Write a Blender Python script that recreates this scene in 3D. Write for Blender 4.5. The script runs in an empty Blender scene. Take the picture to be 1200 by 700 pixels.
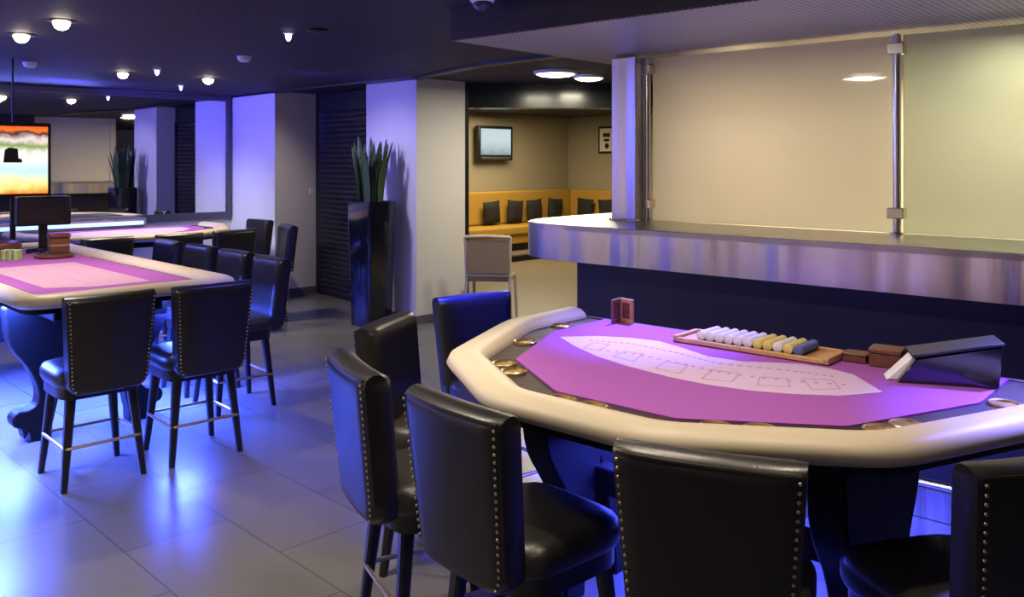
import bpy, math, random
from mathutils import Vector, Matrix
random.seed(7)
sc = bpy.context.scene
COL = sc.collection
R = math.radians
PI = math.pi

# ---------------------------------------------------------------- measuring
F, HZ, CAMH = 1000.0, 190.0, 1.60          # focal length and horizon of the 1200x700 frame, eye height
CEIL = 2.43
def at(x, y, z):                            # a photo point on the level z -> room metres
    Y = F * (CAMH - z) / (y - HZ)
    return Vector(((x - 600) / F * Y, Y, z))
def axes(deg):
    s, c = math.sin(R(deg)), math.cos(R(deg))
    return Vector((-s, c, 0)), Vector((c, s, 0))
UB, VB = axes(48.5)                         # bar and near table
UW, VW = axes(45.0)                         # walls and the other tables
def pb(u, v, z=0): return UB * u + VB * v + Vector((0, 0, z))
def pw(u, v, z=0): return UW * u + VW * v + Vector((0, 0, z))
ROTB = math.atan2(UB.y, UB.x)               # local X = UB, local Y = -VB
ROTW = math.atan2(UW.y, UW.x)

# ---------------------------------------------------------------- materials
def nodes(m):
    m.use_nodes = True
    nt = m.node_tree
    return nt, nt.nodes.get('Principled BSDF')
def mat(name, col, rough=.5, metal=0, spec=.5, coat=0, emit=None, es=0, bump=0, bscale=200, var=0, vscale=8, aniso=0):
    m = bpy.data.materials.new(name)
    nt, b = nodes(m)
    b.inputs['Base Color'].default_value = (*col, 1)
    b.inputs['Roughness'].default_value = rough
    b.inputs['Metallic'].default_value = metal
    b.inputs['Specular IOR Level'].default_value = spec
    b.inputs['Coat Weight'].default_value = coat
    b.inputs['Coat Roughness'].default_value = .1
    b.inputs['Anisotropic'].default_value = aniso
    if emit:
        b.inputs['Emission Color'].default_value = (*emit, 1)
        b.inputs['Emission Strength'].default_value = es
    tc = nt.nodes.new('ShaderNodeTexCoord')
    if var:
        n = nt.nodes.new('ShaderNodeTexNoise'); n.inputs['Scale'].default_value = vscale
        n.inputs['Detail'].default_value = 4
        nt.links.new(tc.outputs['Object'], n.inputs['Vector'])
        r = nt.nodes.new('ShaderNodeMapRange')
        r.inputs['To Min'].default_value = 1 - var; r.inputs['To Max'].default_value = 1 + var
        nt.links.new(n.outputs['Fac'], r.inputs['Value'])
        mx = nt.nodes.new('ShaderNodeVectorMath'); mx.operation = 'SCALE'
        mx.inputs[0].default_value = col
        nt.links.new(r.outputs['Result'], mx.inputs['Scale'])
        nt.links.new(mx.outputs['Vector'], b.inputs['Base Color'])
    if bump:
        n = nt.nodes.new('ShaderNodeTexNoise'); n.inputs['Scale'].default_value = bscale
        nt.links.new(tc.outputs['Object'], n.inputs['Vector'])
        bp = nt.nodes.new('ShaderNodeBump'); bp.inputs['Strength'].default_value = bump
        bp.inputs['Distance'].default_value = .002
        nt.links.new(n.outputs['Fac'], bp.inputs['Height'])
        nt.links.new(bp.outputs['Normal'], b.inputs['Normal'])
    return m
def wood(name, c1, c2, rough=.35, scale=3, stretch=(12, 1, 12)):
    m = mat(name, c1, rough)
    nt, b = nodes(m)
    tc = nt.nodes.new('ShaderNodeTexCoord'); mp = nt.nodes.new('ShaderNodeMapping')
    mp.inputs['Scale'].default_value = stretch
    n = nt.nodes.new('ShaderNodeTexNoise'); n.inputs['Scale'].default_value = scale; n.inputs['Detail'].default_value = 6
    cr = nt.nodes.new('ShaderNodeValToRGB')
    cr.color_ramp.elements[0].color = (*c1, 1); cr.color_ramp.elements[1].color = (*c2, 1)
    cr.color_ramp.elements[0].position = .35; cr.color_ramp.elements[1].position = .65
    nt.links.new(tc.outputs['Object'], mp.inputs['Vector']); nt.links.new(mp.outputs['Vector'], n.inputs['Vector'])
    nt.links.new(n.outputs['Fac'], cr.inputs['Fac']); nt.links.new(cr.outputs['Color'], b.inputs['Base Color'])
    return m
M = {}
M['leather'] = mat('black_leather', (.011, .009, .008), .34, spec=.6, bump=.25, bscale=160, var=.25)
M['seatleather'] = mat('seat_leather', (.022, .019, .018), .38, spec=.6, bump=.25, bscale=160)
M['legwood'] = mat('black_stained_wood', (.012, .011, .012), .35)
M['brassrail'] = mat('footrail_metal', (.62, .46, .26), .35, metal=.8)
M['nail'] = mat('brass_nail', (.50, .40, .26), .35, metal=.9)
M['cream'] = mat('cream_vinyl', (.50, .425, .315), .45, spec=.4, bump=.1, bscale=120)
M['felt'] = mat('purple_felt', (.30, .088, .37), .95, spec=.1, var=.06, vscale=60)
M['print'] = mat('lilac_print', (.52, .38, .58), .95, spec=.1)
M['lines'] = mat('layout_ink', (.40, .22, .42), .95, spec=.1)
M['tabledark'] = mat('black_table_base', (.004, .004, .005), .5, spec=.25)
M['race'] = wood('dark_racetrack_wood', (.022, .012, .009), (.045, .024, .016), .55)
M['brass'] = mat('brass', (.72, .52, .25), .28, metal=.95)
M['cupin'] = mat('cup_inside', (.45, .31, .13), .4, metal=.8)
M['brown'] = wood('brown_wood', (.11, .035, .022), (.17, .06, .035), .35)
M['tan'] = wood('tan_wood', (.42, .22, .09), (.52, .29, .13), .4)
M['darkwood'] = wood('bulkhead_wood', (.017, .013, .011), (.028, .020, .016), .45, 2, (2, 2, 20))
M['acrylic'] = mat('black_acrylic', (.008, .008, .020), .15, coat=.5)
M['white'] = mat('white_plastic', (.80, .80, .80), .35)
M['chipgreen'] = mat('green_chip', (.42, .55, .26), .5)
M['chipwhite'] = mat('white_chip', (.62, .58, .66), .45)
M['chipgold'] = mat('yellow_chip', (.62, .48, .16), .45)
M['chipblue'] = mat('blue_chip', (.08, .10, .32), .45)
M['chipblack'] = mat('black_chip', (.02, .02, .022), .45)
M['wall'] = mat('white_paint', (.62, .60, .58), .85, spec=.2, bump=.05, bscale=90)
M['loungewall'] = mat('khaki_paint', (.34, .30, .21), .85, spec=.2)
M['skirt'] = mat('grey_baseboard', (.10, .10, .105), .5)
M['black'] = mat('black_frame', (.008, .008, .010), .4)
M['shutter'] = mat('shutter_slats', (.040, .038, .042), .38, metal=.4)
M['chrome'] = mat('chrome', (.75, .73, .70), .18, metal=1)
M['clamp'] = mat('polished_clamp', (.80, .72, .55), .25, metal=.9)
M['yellow'] = mat('ochre_upholstery', (.46, .27, .045), .7, spec=.25, var=.08, vscale=20)
M['cushion'] = mat('black_cushion', (.014, .013, .013), .8)
M['carpetwood'] = mat('lounge_floor', (.20, .165, .115), .45, var=.1, vscale=5)
M['leaf'] = mat('snake_plant_leaf', (.030, .060, .020), .45, var=.5, vscale=30)
M['leafedge'] = mat('leaf_edge', (.20, .22, .08), .5)
M['planter'] = mat('glossy_black_planter', (.006, .006, .012), .12, coat=.6)
M['soil'] = mat('potting_soil', (.03, .022, .015), .95)
M['beige'] = mat('beige_metal', (.48, .42, .32), .45)
M['beigefab'] = mat('beige_fabric', (.27, .20, .105), .9)
M['tvblack'] = mat('tv_plastic', (.010, .010, .011), .35)
M['paper'] = mat('print_paper', (.70, .66, .55), .8)
M['lampwhite'] = mat('lamp_white', (.75, .75, .75), .4)
M['glow'] = mat('lamp_glow', (.9, .85, .75), .4, emit=(1, .86, .66), es=30)
M['glowsoft'] = mat('lounge_lamp_glow', (.9, .9, .8), .4, emit=(1, .95, .74), es=7)
M['glowblue'] = mat('led_blue_glow', (.3, .3, .9), .4, emit=(.5, .6, 1), es=6)
M['barwall'] = mat('bar_back_wall', (.62, .56, .42), .8, spec=.2)
M['gold_card'] = mat('gold_rail_sheen', (.5, .36, .16), .35, metal=.6)
# mirror
m = bpy.data.materials.new('mirror_silver'); nt, b = nodes(m)
b.inputs['Base Color'].default_value = (.80, .80, .84, 1); b.inputs['Metallic'].default_value = 1; b.inputs['Roughness'].default_value = .02
M['mirror'] = m
# brushed steel: vertical grain
m = mat('brushed_steel', (.62, .58, .58), .30, metal=1, aniso=.0); nt, b = nodes(m)
tc = nt.nodes.new('ShaderNodeTexCoord'); mp = nt.nodes.new('ShaderNodeMapping'); mp.inputs['Scale'].default_value = (220, 220, 1.2)
n = nt.nodes.new('ShaderNodeTexNoise'); n.inputs['Scale'].default_value = 1.0; n.inputs['Detail'].default_value = 3
bp = nt.nodes.new('ShaderNodeBump'); bp.inputs['Strength'].default_value = .25; bp.inputs['Distance'].default_value = .004
nt.links.new(tc.outputs['Object'], mp.inputs['Vector']); nt.links.new(mp.outputs['Vector'], n.inputs['Vector'])
nt.links.new(n.outputs['Fac'], bp.inputs['Height'])
mp2 = nt.nodes.new('ShaderNodeMapping'); mp2.inputs['Scale'].default_value = (5, 5, .15)
n2 = nt.nodes.new('ShaderNodeTexNoise'); n2.inputs['Scale'].default_value = 1.0; n2.inputs['Detail'].default_value = 1
bp2 = nt.nodes.new('ShaderNodeBump'); bp2.inputs['Strength'].default_value = 1; bp2.inputs['Distance'].default_value = .06
nt.links.new(tc.outputs['Object'], mp2.inputs['Vector']); nt.links.new(mp2.outputs['Vector'], n2.inputs['Vector'])
nt.links.new(n2.outputs['Fac'], bp2.inputs['Height']); nt.links.new(bp.outputs['Normal'], bp2.inputs['Normal']); nt.links.new(bp2.outputs['Normal'], b.inputs['Normal'])
M['steel'] = m
# frosted glass: scatters light through, glossy face
def frosted(name, col, clear):
    m = bpy.data.materials.new(name); m.use_nodes = True; nt = m.node_tree; nt.nodes.clear()
    o = nt.nodes.new('ShaderNodeOutputMaterial')
    tr = nt.nodes.new('ShaderNodeBsdfTranslucent'); tr.inputs['Color'].default_value = (*col, 1)
    df = nt.nodes.new('ShaderNodeBsdfDiffuse'); df.inputs['Color'].default_value = (*col, 1)
    tp = nt.nodes.new('ShaderNodeBsdfTransparent'); tp.inputs['Color'].default_value = (*col, 1)
    gl = nt.nodes.new('ShaderNodeBsdfGlossy'); gl.inputs['Roughness'].default_value = .03
    m1 = nt.nodes.new('ShaderNodeMixShader'); m1.inputs['Fac'].default_value = .25
    m2 = nt.nodes.new('ShaderNodeMixShader'); m2.inputs['Fac'].default_value = clear
    m3 = nt.nodes.new('ShaderNodeMixShader')
    fr = nt.nodes.new('ShaderNodeFresnel'); fr.inputs['IOR'].default_value = 1.5
    L = nt.links.new
    L(tr.outputs[0], m1.inputs[1]); L(df.outputs[0], m1.inputs[2])
    L(m1.outputs[0], m2.inputs[1]); L(tp.outputs[0], m2.inputs[2])
    L(m2.outputs[0], m3.inputs[1]); L(gl.outputs[0], m3.inputs[2]); L(fr.outputs[0], m3.inputs['Fac'])
    L(m3.outputs[0], o.inputs['Surface'])
    return m
M['frost'] = frosted('frosted_glass', (.84, .81, .69), .08)
M['frost2'] = frosted('frosted_glass_green', (.72, .74, .62), .16)
# floor tiles
m = mat('grey_floor_tiles', (.2, .2, .2), .22, spec=.5); nt, b = nodes(m)
tc = nt.nodes.new('ShaderNodeTexCoord'); mp = nt.nodes.new('ShaderNodeMapping'); mp.inputs['Rotation'].default_value = (0, 0, R(45))
br = nt.nodes.new('ShaderNodeTexBrick'); br.offset = .5
br.inputs['Color1'].default_value = (.150, .141, .132, 1); br.inputs['Color2'].default_value = (.128, .121, .113, 1)
br.inputs['Mortar'].default_value = (.09, .088, .085, 1); br.inputs['Scale'].default_value = 1
br.inputs['Mortar Size'].default_value = .004; br.inputs['Brick Width'].default_value = .9; br.inputs['Row Height'].default_value = .45
n = nt.nodes.new('ShaderNodeTexNoise'); n.inputs['Scale'].default_value = 2.2; n.inputs['Detail'].default_value = 1
mr = nt.nodes.new('ShaderNodeMapRange'); mr.inputs['To Min'].default_value = .27; mr.inputs['To Max'].default_value = .27
mx = nt.nodes.new('ShaderNodeMix'); mx.data_type = 'RGBA'; mx.blend_type = 'MULTIPLY'; mx.inputs[0].default_value = 0
L = nt.links.new
L(tc.outputs['Object'], mp.inputs['Vector']); L(mp.outputs['Vector'], br.inputs['Vector']); L(tc.outputs['Object'], n.inputs['Vector'])
L(n.outputs['Fac'], mr.inputs['Value']); L(mr.outputs['Result'], b.inputs['Roughness'])
L(br.outputs['Color'], mx.inputs[6]); L(n.outputs['Color'], mx.inputs[7]); L(mx.outputs[2], b.inputs['Base Color'])
M['floor'] = m
# dark speckled ceiling
m = mat('dark_ceiling', (.05, .045, .075), .7, spec=.3); nt, b = nodes(m)
tc = nt.nodes.new('ShaderNodeTexCoord'); n = nt.nodes.new('ShaderNodeTexNoise'); n.inputs['Scale'].default_value = 28; n.inputs['Detail'].default_value = 5
cr = nt.nodes.new('ShaderNodeValToRGB'); cr.color_ramp.elements[0].color = (.024, .021, .036, 1); cr.color_ramp.elements[1].color = (.046, .039, .062, 1)
cr.color_ramp.elements[0].position = .4; cr.color_ramp.elements[1].position = .62
L = nt.links.new
L(tc.outputs['Object'], n.inputs['Vector']); L(n.outputs['Fac'], cr.inputs['Fac']); L(cr.outputs['Color'], b.inputs['Base Color'])
M['ceiling'] = m
# perforated metal soffit
m = mat('perforated_soffit', (.4, .4, .4), .45, metal=.3); nt, b = nodes(m)
tc = nt.nodes.new('ShaderNodeTexCoord')
vo = nt.nodes.new('ShaderNodeTexVoronoi'); vo.inputs['Scale'].default_value = 34; vo.inputs['Randomness'].default_value = 0
cr = nt.nodes.new('ShaderNodeValToRGB'); cr.color_ramp.elements[0].color = (.05, .05, .05, 1); cr.color_ramp.elements[1].color = (.30, .28, .29, 1)
cr.color_ramp.elements[0].position = .24; cr.color_ramp.elements[1].position = .36; vo.voronoi_dimensions = '2D'
L = nt.links.new
L(tc.outputs['Object'], vo.inputs['Vector']); L(vo.outputs['Distance'], cr.inputs['Fac']); L(cr.outputs['Color'], b.inputs['Base Color'])
M['soffit'] = m
# lit screens: blocks of colour driven by the screen's own coordinates
def screen(name, stops, es, dark=None):
    m = bpy.data.materials.new(name); m.use_nodes = True; nt = m.node_tree; nt.nodes.clear()
    o = nt.nodes.new('ShaderNodeOutputMaterial'); e = nt.nodes.new('ShaderNodeEmission'); e.inputs['Strength'].default_value = es
    tc = nt.nodes.new('ShaderNodeTexCoord'); sp = nt.nodes.new('ShaderNodeSeparateXYZ')
    cr = nt.nodes.new('ShaderNodeValToRGB'); el = cr.color_ramp.elements
    while len(el) < len(stops): el.new(.5)
    for k, (p, c) in enumerate(stops): el[k].position = p; el[k].color = (*c, 1)
    n = nt.nodes.new('ShaderNodeTexNoise'); n.inputs['Scale'].default_value = 5
    ad = nt.nodes.new('ShaderNodeMath'); ad.operation = 'MULTIPLY_ADD'; ad.inputs[1].default_value = .22
    sb = nt.nodes.new('ShaderNodeMath'); sb.operation = 'SUBTRACT'; sb.inputs[1].default_value = .11
    L = nt.links.new
    L(tc.outputs['Generated'], sp.inputs[0]); L(tc.outputs['Generated'], n.inputs['Vector'])
    L(n.outputs['Fac'], ad.inputs[0]); L(sp.outputs['Z'], ad.inputs[2]); L(ad.outputs[0], sb.inputs[0])
    L(sb.outputs[0], cr.inputs['Fac']); L(cr.outputs['Color'], e.inputs['Color']); L(e.outputs[0], o.inputs['Surface'])
    return m
M['tvscreen'] = screen('tv_picture', [(0, (.25, .35, .35)), (.3, (.5, .62, .62)), (.6, (.6, .72, .75)), (1, (.55, .7, .75))], 1.0)
M['display'] = screen('display_picture', [(0, (.9, .22, .04)), (.09, (.95, .75, .2)), (.2, (.95, .9, .45)), (.34, (.55, .85, 1)), (.5, (.9, .9, 1)), (.62, (.85, .85, .75)), (.72, (.25, .35, .08)), (.80, (.9, .75, .7)), (.88, (.08, .02, .03)), (.93, (.95, .2, .03)), (1, (.8, .12, .02))], 1.15)

# ---------------------------------------------------------------- mesh building
class MB:
    def __init__(s): s.v, s.f = [], []
    def add(s, vs, fs):
        k = len(s.v); s.v += [tuple(p) for p in vs]; s.f += [tuple(i + k for i in f) for f in fs]; return s
    def box(s, x0, x1, y0, y1, z0, z1, mtx=None):
        vs = [Vector((x, y, z)) for x in (x0, x1) for y in (y0, y1) for z in (z0, z1)]
        if mtx: vs = [mtx @ p for p in vs]
        return s.add(vs, [(0, 1, 3, 2), (4, 6, 7, 5), (0, 4, 5, 1), (2, 3, 7, 6), (0, 2, 6, 4), (1, 5, 7, 3)])
    def prism(s, pts, z0, z1, mtx=None):            # pts: 2D polygon
        n = len(pts)
        vs = [Vector((p[0], p[1], z0)) for p in pts] + [Vector((p[0], p[1], z1)) for p in pts]
        if mtx: vs = [mtx @ p for p in vs]
        return s.add(vs, [tuple(range(n - 1, -1, -1)), tuple(range(n, 2 * n))] + [(i, (i + 1) % n, n + (i + 1) % n, n + i) for i in range(n)])
    def tube(s, path, rad, n=10, closed=False, caps=True):
        path = [Vector(p) for p in path]; m = len(path)
        rs = rad if isinstance(rad, (list, tuple)) else [rad] * m
        up = None; rings = []
        for i, p in enumerate(path):
            a = path[(i - 1) % m] if (closed or i > 0) else p
            b_ = path[(i + 1) % m] if (closed or i < m - 1) else p
            t = (b_ - a).normalized()
            if up is None:
                up = Vector((0, 0, 1)) if abs(t.z) < .9 else Vector((1, 0, 0))
            sd = t.cross(up).normalized(); up2 = sd.cross(t).normalized(); up = up2
            rings.append([p + (sd * math.cos(2 * PI * k / n) + up2 * math.sin(2 * PI * k / n)) * rs[i] for k in range(n)])
        return s.rings(rings, closed, caps)
    def rings(s, rings, closed=False, caps=True):
        m, n = len(rings), len(rings[0])
        vs = [p for r in rings for p in r]; fs = []
        for i in range(m if closed else m - 1):
            j = (i + 1) % m
            for k in range(n): fs.append((i * n + k, i * n + (k + 1) % n, j * n + (k + 1) % n, j * n + k))
        if caps and not closed:
            fs.append(tuple(range(n - 1, -1, -1))); fs.append(tuple((m - 1) * n + k for k in range(n)))
        return s.add(vs, fs)
    def lathe(s, prof, n=24, c=(0, 0), z=0, mtx=None):       # prof: (r, z)
        rings = []
        for r, h in prof:
            ring = [Vector((c[0] + max(r, 1e-4) * math.cos(2 * PI * k / n), c[1] + max(r, 1e-4) * math.sin(2 * PI * k / n), z + h)) for k in range(n)]
            rings.append([mtx @ p for p in ring] if mtx else ring)
        return s.rings(rings)
    def sweep2d(s, path, prof, closed=False):       # path: 2D; prof: (offset to the left of travel, z)
        nm = normals2d(path, closed)
        rings = [[(p[0] + q[0] * o, p[1] + q[1] * o, z) for o, z in prof] for p, q in zip(path, nm)]
        return s.rings([[Vector(p) for p in r] for r in rings], closed)
    def build(s, name, m, parent=None, bevel=0, segs=2, smooth=40, subd=0):
        me = bpy.data.meshes.new(name); me.from_pydata(s.v, [], s.f); me.update()
        import bmesh
        bm = bmesh.new(); bm.from_mesh(me); bmesh.ops.recalc_face_normals(bm, faces=bm.faces); bm.to_mesh(me); bm.free()
        o = bpy.data.objects.new(name, me); COL.objects.link(o)
        me.materials.append(M[m] if isinstance(m, str) else m)
        me.polygons.foreach_set('use_smooth', [True] * len(me.polygons))
        me.set_sharp_from_angle(angle=R(smooth))
        if bevel:
            bv = o.modifiers.new('bevel', 'BEVEL'); bv.width = bevel; bv.segments = segs; bv.limit_method = 'ANGLE'; bv.angle_limit = R(30)
        if subd:
            sb = o.modifiers.new('smooth', 'SUBSURF'); sb.levels = subd; sb.render_levels = subd
        if parent: o.parent = parent
        return o
def normals2d(path, closed):
    out = []; n = len(path)
    for i in range(n):
        a = Vector(path[(i - 1) % n][:2]) if (closed or i > 0) else None
        p = Vector(path[i][:2]); c = Vector(path[(i + 1) % n][:2]) if (closed or i < n - 1) else None
        d1 = (p - a).normalized() if a is not None else (c - p).normalized()
        d2 = (c - p).normalized() if c is not None else d1
        n1, n2 = Vector((-d1.y, d1.x)), Vector((-d2.y, d2.x)); b = (n1 + n2).normalized()
        out.append(b / max(.4, b.dot(n1)))
    return out
def offset2d(path, d, closed=False):
    return [(p[0] + q[0] * d, p[1] + q[1] * d) for p, q in zip(path, normals2d(path, closed))]
def fillet(pts, r, closed=False, n=6):
    out = []; m = len(pts)
    for i in range(m):
        p = Vector(pts[i])
        if not closed and i in (0, m - 1): out.append(tuple(p)); continue
        a, c = Vector(pts[(i - 1) % m]), Vector(pts[(i + 1) % m])
        rr = r[i] if isinstance(r, (list, tuple)) else r
        d = min(rr, (a - p).length * .45, (c - p).length * .45)
        s, e = p + (a - p).normalized() * d, p + (c - p).normalized() * d
        for k in range(n + 1):
            t = k / n; out.append(tuple(s * (1 - t) ** 2 + p * 2 * t * (1 - t) + e * t * t))
    return out
def smoothloop(pts, n=4):
    out = []; m = len(pts)
    for i in range(m):
        p0, p1, p2, p3 = [Vector(pts[(i + k - 1) % m]) for k in range(4)]
        for k in range(n):
            t = k / n
            out.append(tuple(.5 * ((2 * p1) + (p2 - p0) * t + (2 * p0 - 5 * p1 + 4 * p2 - p3) * t * t + (3 * p1 - p0 - 3 * p2 + p3) * t ** 3)))
    return out
def tag(o, label, cat, group=None):
    o['label'] = label; o['category'] = cat
    if group: o['group'] = group
    return o
def thing(name, label, cat, loc=(0, 0, 0), rz=0, group=None):
    o = bpy.data.objects.new(name, None); COL.objects.link(o); o.location = loc; o.rotation_euler = (0, 0, rz); o.empty_display_size = .1
    return tag(o, label, cat, group)
def struct(o): o['kind'] = 'structure'; return o
def place(o, loc, rz=0): o.location = loc; o.rotation_euler = (0, 0, rz); return o
def dup(root, label=None, group=None):
    def cp(o, par):
        c = o.copy(); COL.objects.link(c)
        if par: c.parent = par
        for ch in kids.get(o, []): cp(ch, c)
        return c
    kids = {}
    for o in list(COL.objects):
        if o.parent: kids.setdefault(o.parent, []).append(o)
    c = cp(root, None)
    if label: c['label'] = label
    if group: c['group'] = group
    return c
ZUP = Vector((0, 0, 1))

# ---------------------------------------------------------------- room shell
def wallbox(name, a, b_, z0, z1, th, m, side=1):
    """upright slab from a to b, its thickness to the left (side 1) or right (side -1) of a->b"""
    a, b_ = Vector(a[:2]), Vector(b_[:2]); d = (b_ - a).normalized(); n = Vector((-d.y, d.x)) * th * side
    o = MB().prism([a, b_, b_ + n, a + n], z0, z1).build(name, m)
    return struct(o)
struct(MB().box(-11, 8, -3.2, 19.5, -.1, 0).build('floor', 'floor'))
struct(MB().box(-11, 8, -3.2, 19.5, CEIL, CEIL + .12).build('ceiling', 'ceiling'))
UM = 10.12                                   # the mirror wall stands at this depth along UW
pc2 = at(275, 112.5, CEIL)                   # left end of the white pier beside the mirror
vm = VW.dot(pc2)
mirror_end = pw(UM, vm)
struct(wallbox('wall_left', pw(UM + .03, -2.6), pw(UM + .03, vm + .2), 0, CEIL, .15, 'wall', 1))
struct(wallbox('wall_back', (-11, -3.1), (8, -3.1), 0, CEIL, .1, 'wall', -1))
struct(wallbox('wall_right', (4.9, -3.1), (4.9, 5.0), 0, CEIL, .1, 'wall', -1))
struct(wallbox('wall_side', pw(UM + .03, -2.6), pw(UM + .03, -2.6) + Vector((.2, -8, 0)), 0, CEIL, .1, 'wall', -1))
# white pier with the light switch, right of the mirror
q0 = pw(UM + .05, vm + .01); cx2 = at(322, 107.2, CEIL); u2 = UW.dot(cx2); v2 = VW.dot(cx2)
c0, c1 = pw(u2, v2), pw(u2, v2 + .56)
struct(MB().prism([p[:2] for p in (pw(UM + .2, v2 ), c0, c1, pw(UM + .2, v2 + .56))], 0, CEIL).build('wall_pier', 'wall'))
skl = MB().box(0, .585, -.015, 0, 0, .09); o = skl.build('baseboard_pier', 'skirt'); struct(o); place(o, pw(u2 - 0.0, v2 - .01), math.atan2(VW.y, VW.x))
# roller shutter between the piers
su = u2 + .12
sh = thing('roller_shutter', 'dark grey roller shutter closed between the two white piers', 'shutter', pw(su, v2 + .56), math.atan2(-UW.y, -UW.x))
# shutter stands from the pier to the main pillar, along -UW
pil = at(488, 91, CEIL); up, vp = UW.dot(pil), VW.dot(pil)
place(sh, pw(u2 + .02, v2 + .60), 0)
sd = (pw(up + .86, vp + .30) - pw(u2 + .02, v2 + .60)); sl = sd.length; sh.rotation_euler = (0, 0, math.atan2(sd.y, sd.x))
prof = []
k = 0; zz = 0.03
while zz < 2.2:
    prof += [(.0, zz), (-.018, zz + .012), (-.018, zz + .042), (0, zz + .054)]; zz += .06
mb = MB()
loop = prof + [(.03, zz), (.03, .03)]
mb.rings([[Vector((x, y, z)) for y, z in loop] for x in (0.02, sl - .02)])
mb.build('slat_curtain', 'shutter', sh)
MB().box(0, sl, -.03, .16, 2.2, CEIL - .01).build('housing', 'black', sh, .008)
MB().box(-.005, .04, -.035, .05, 0, 2.2).build('guide_rail', 'black', sh, .004)
MB().box(sl - .04, sl + .005, -.035, .05, 0, 2.2).build('guide_rail', 'black', sh, .004)
MB().box(.03, sl - .03, -.025, .03, 0.0, .05).build('bottom_bar', 'black', sh, .004)
struct(wallbox('wall_shutter', pw(u2 + .3, v2 + .5), pw(up + .6, vp + .75), 0, CEIL, .1, 'black', 1))
# main pillar
pr = .64
struct(MB().prism([p[:2] for p in (pw(up, vp), pw(up, vp + pr), pw(up + .84, vp + pr), pw(up + .84, vp))], 0, CEIL).build('wall_pillar', 'wall'))
bb = MB(); 
for a, b_ in ((pw(up + .84, vp), pw(up, vp)), (pw(up, vp), pw(up, vp + pr))):
    d = (b_ - a).normalized(); n = Vector((d.y, -d.x, 0)) * .014
    if n.y > 0: n = -n
    bb.prism([(a + n - d * .01)[:2], (b_ + n + d * .014)[:2], b_[:2], a[:2]], 0, .085)
struct(bb.build('baseboard_pillar', 'skirt'))
# black post and glossy bulkhead over the lounge opening
post = pw(up + .02, vp + pr + .002)
o = struct(MB().box(0, .07, 0, .07, 0, CEIL).build('trim_post', 'black')); place(o, post, math.atan2(VW.y, VW.x))
bh = MB().box(0, 4.6, 0, .25, 2.17, CEIL)
M['bulk'] = mat('glossy_green_black', (.012, .018, .016), .22, coat=.1)
o = struct(bh.build('beam_lounge', 'bulk')); place(o, post + Vector((.02, .10, 0)), R(2))
# black shadow-gap line along the ceiling edge
ln = [at(276, 113, CEIL), at(322, 107, CEIL), at(425, 96, CEIL), at(488, 90, CEIL), at(560, 75.5, CEIL), at(660, 63, CEIL)]
mb = MB()
for a, b_ in zip(ln[:-1], ln[1:]):
    d = (b_ - a).normalized(); n = Vector((-d.y, d.x, 0)) * .05
    mb.prism([(a - n - d * .03)[:2], (b_ - n + d * .03)[:2], (b_ + n + d * .03)[:2], (a + n - d * .03)[:2]], CEIL - .022, CEIL + .01)
struct(mb.build('trim_ceiling', 'black'))

# ---------------------------------------------------------------- mirror wall
mr = thing('wall_mirror', 'wide wall mirror in a dark frame behind the far card tables', 'mirror', pw(UM, 0), math.atan2(VW.y, VW.x))
x0, x1 = -2.4, vm - .02
MB().box(x0, x1, -.012, 0.02, .98, 2.36).build('mirror_glass', 'mirror', mr)
fr = MB(); fr.box(x0 - .03, x1, -.03, .025, .90, .98); fr.box(x0 - .03, x1, -.03, .025, 2.36, 2.42); fr.box(x1 - .06, x1, -.03, .025, .98, 2.36); fr.box(x0 - .03, x0 + .02, -.03, .025, .98, 2.36)
fr.build('frame', mat('mirror_frame', (.10, .10, .13), .35, metal=.5), mr, .004)
# steel ledge below the mirror
cw = thing('steel_counter', 'low stainless steel counter glowing blue below the mirror', 'counter', pw(UM - .62, 0), math.atan2(VW.y, VW.x))
xe = 3.80
MB().box(-2.0, xe, 0, .55, .80, .99).build('worktop', 'steel', cw, .01)
MB().box(-1.9, xe - .03, -.004, .002, .915, .955).build('light_strip', mat('blue_strip_glow', (.3, .4, .9), .4, emit=(.40, .58, 1), es=1.6), cw)
MB().box(-1.9, xe - .12, .12, .54, 0, .78).build('cabinet_base', 'tabledark', cw, .004)

# ---------------------------------------------------------------- bar
bar = thing('bar_counter', 'long bar counter with brushed steel edge and dark base', 'bar', pb(0, 0), ROTB)
# local frame: x = u, y = -v
BU0, BU1, BV = -1.3, 3.50, 3.84
outl = [(BU0, -BV), (BU1, -BV), (BU1, -6.4), (2.86, -6.4), (2.86, -4.75), (BU0, -4.75)]
outl = fillet(outl, [0, .5, .06, .02, .02, 0], True, 10)
zt, zb = 1.24, 1.035
MB().prism(outl, zt - .035, zt).build('worktop', mat('satin_steel_top', (.56, .53, .52), .33, metal=1), bar, .006)
edge = fillet([(BU0, -BV), (BU1, -BV), (BU1, -6.4)], [0, .5, 0], False, 12)
MB().sweep2d(edge, [(0, zb), (0, zt - .004), (-.02, zt - .004), (-.02, zb)]).build('steel_fascia', 'steel', bar)
und = offset2d(outl, 0.02, True)
MB().prism([(x, y) for x, y in fillet([(BU0, -BV - .02), (BU1 - .02, -BV - .02), (BU1 - .02, -6.38), (2.88, -6.38), (2.88, -4.7), (BU0, -4.7)], [0, .48, .06, .02, .02, 0], True, 8)], zb + .01, zb + .05).build('underside', 'tabledark', bar)
M['barbase'] = mat('bar_base_laminate', (.028, .024, .035), .5)
MB().prism([(BU0, -4.12), (3.12, -4.12), (3.12, -6.3), (2.95, -6.3), (2.95, -4.6), (BU0, -4.6)], .0, zb + .01).build('base_panel', 'barbase', bar)
MB().box(BU0, 3.13, -4.12, -4.095, 0, .16).build('kick_plate', 'steel', bar, .003)
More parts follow.
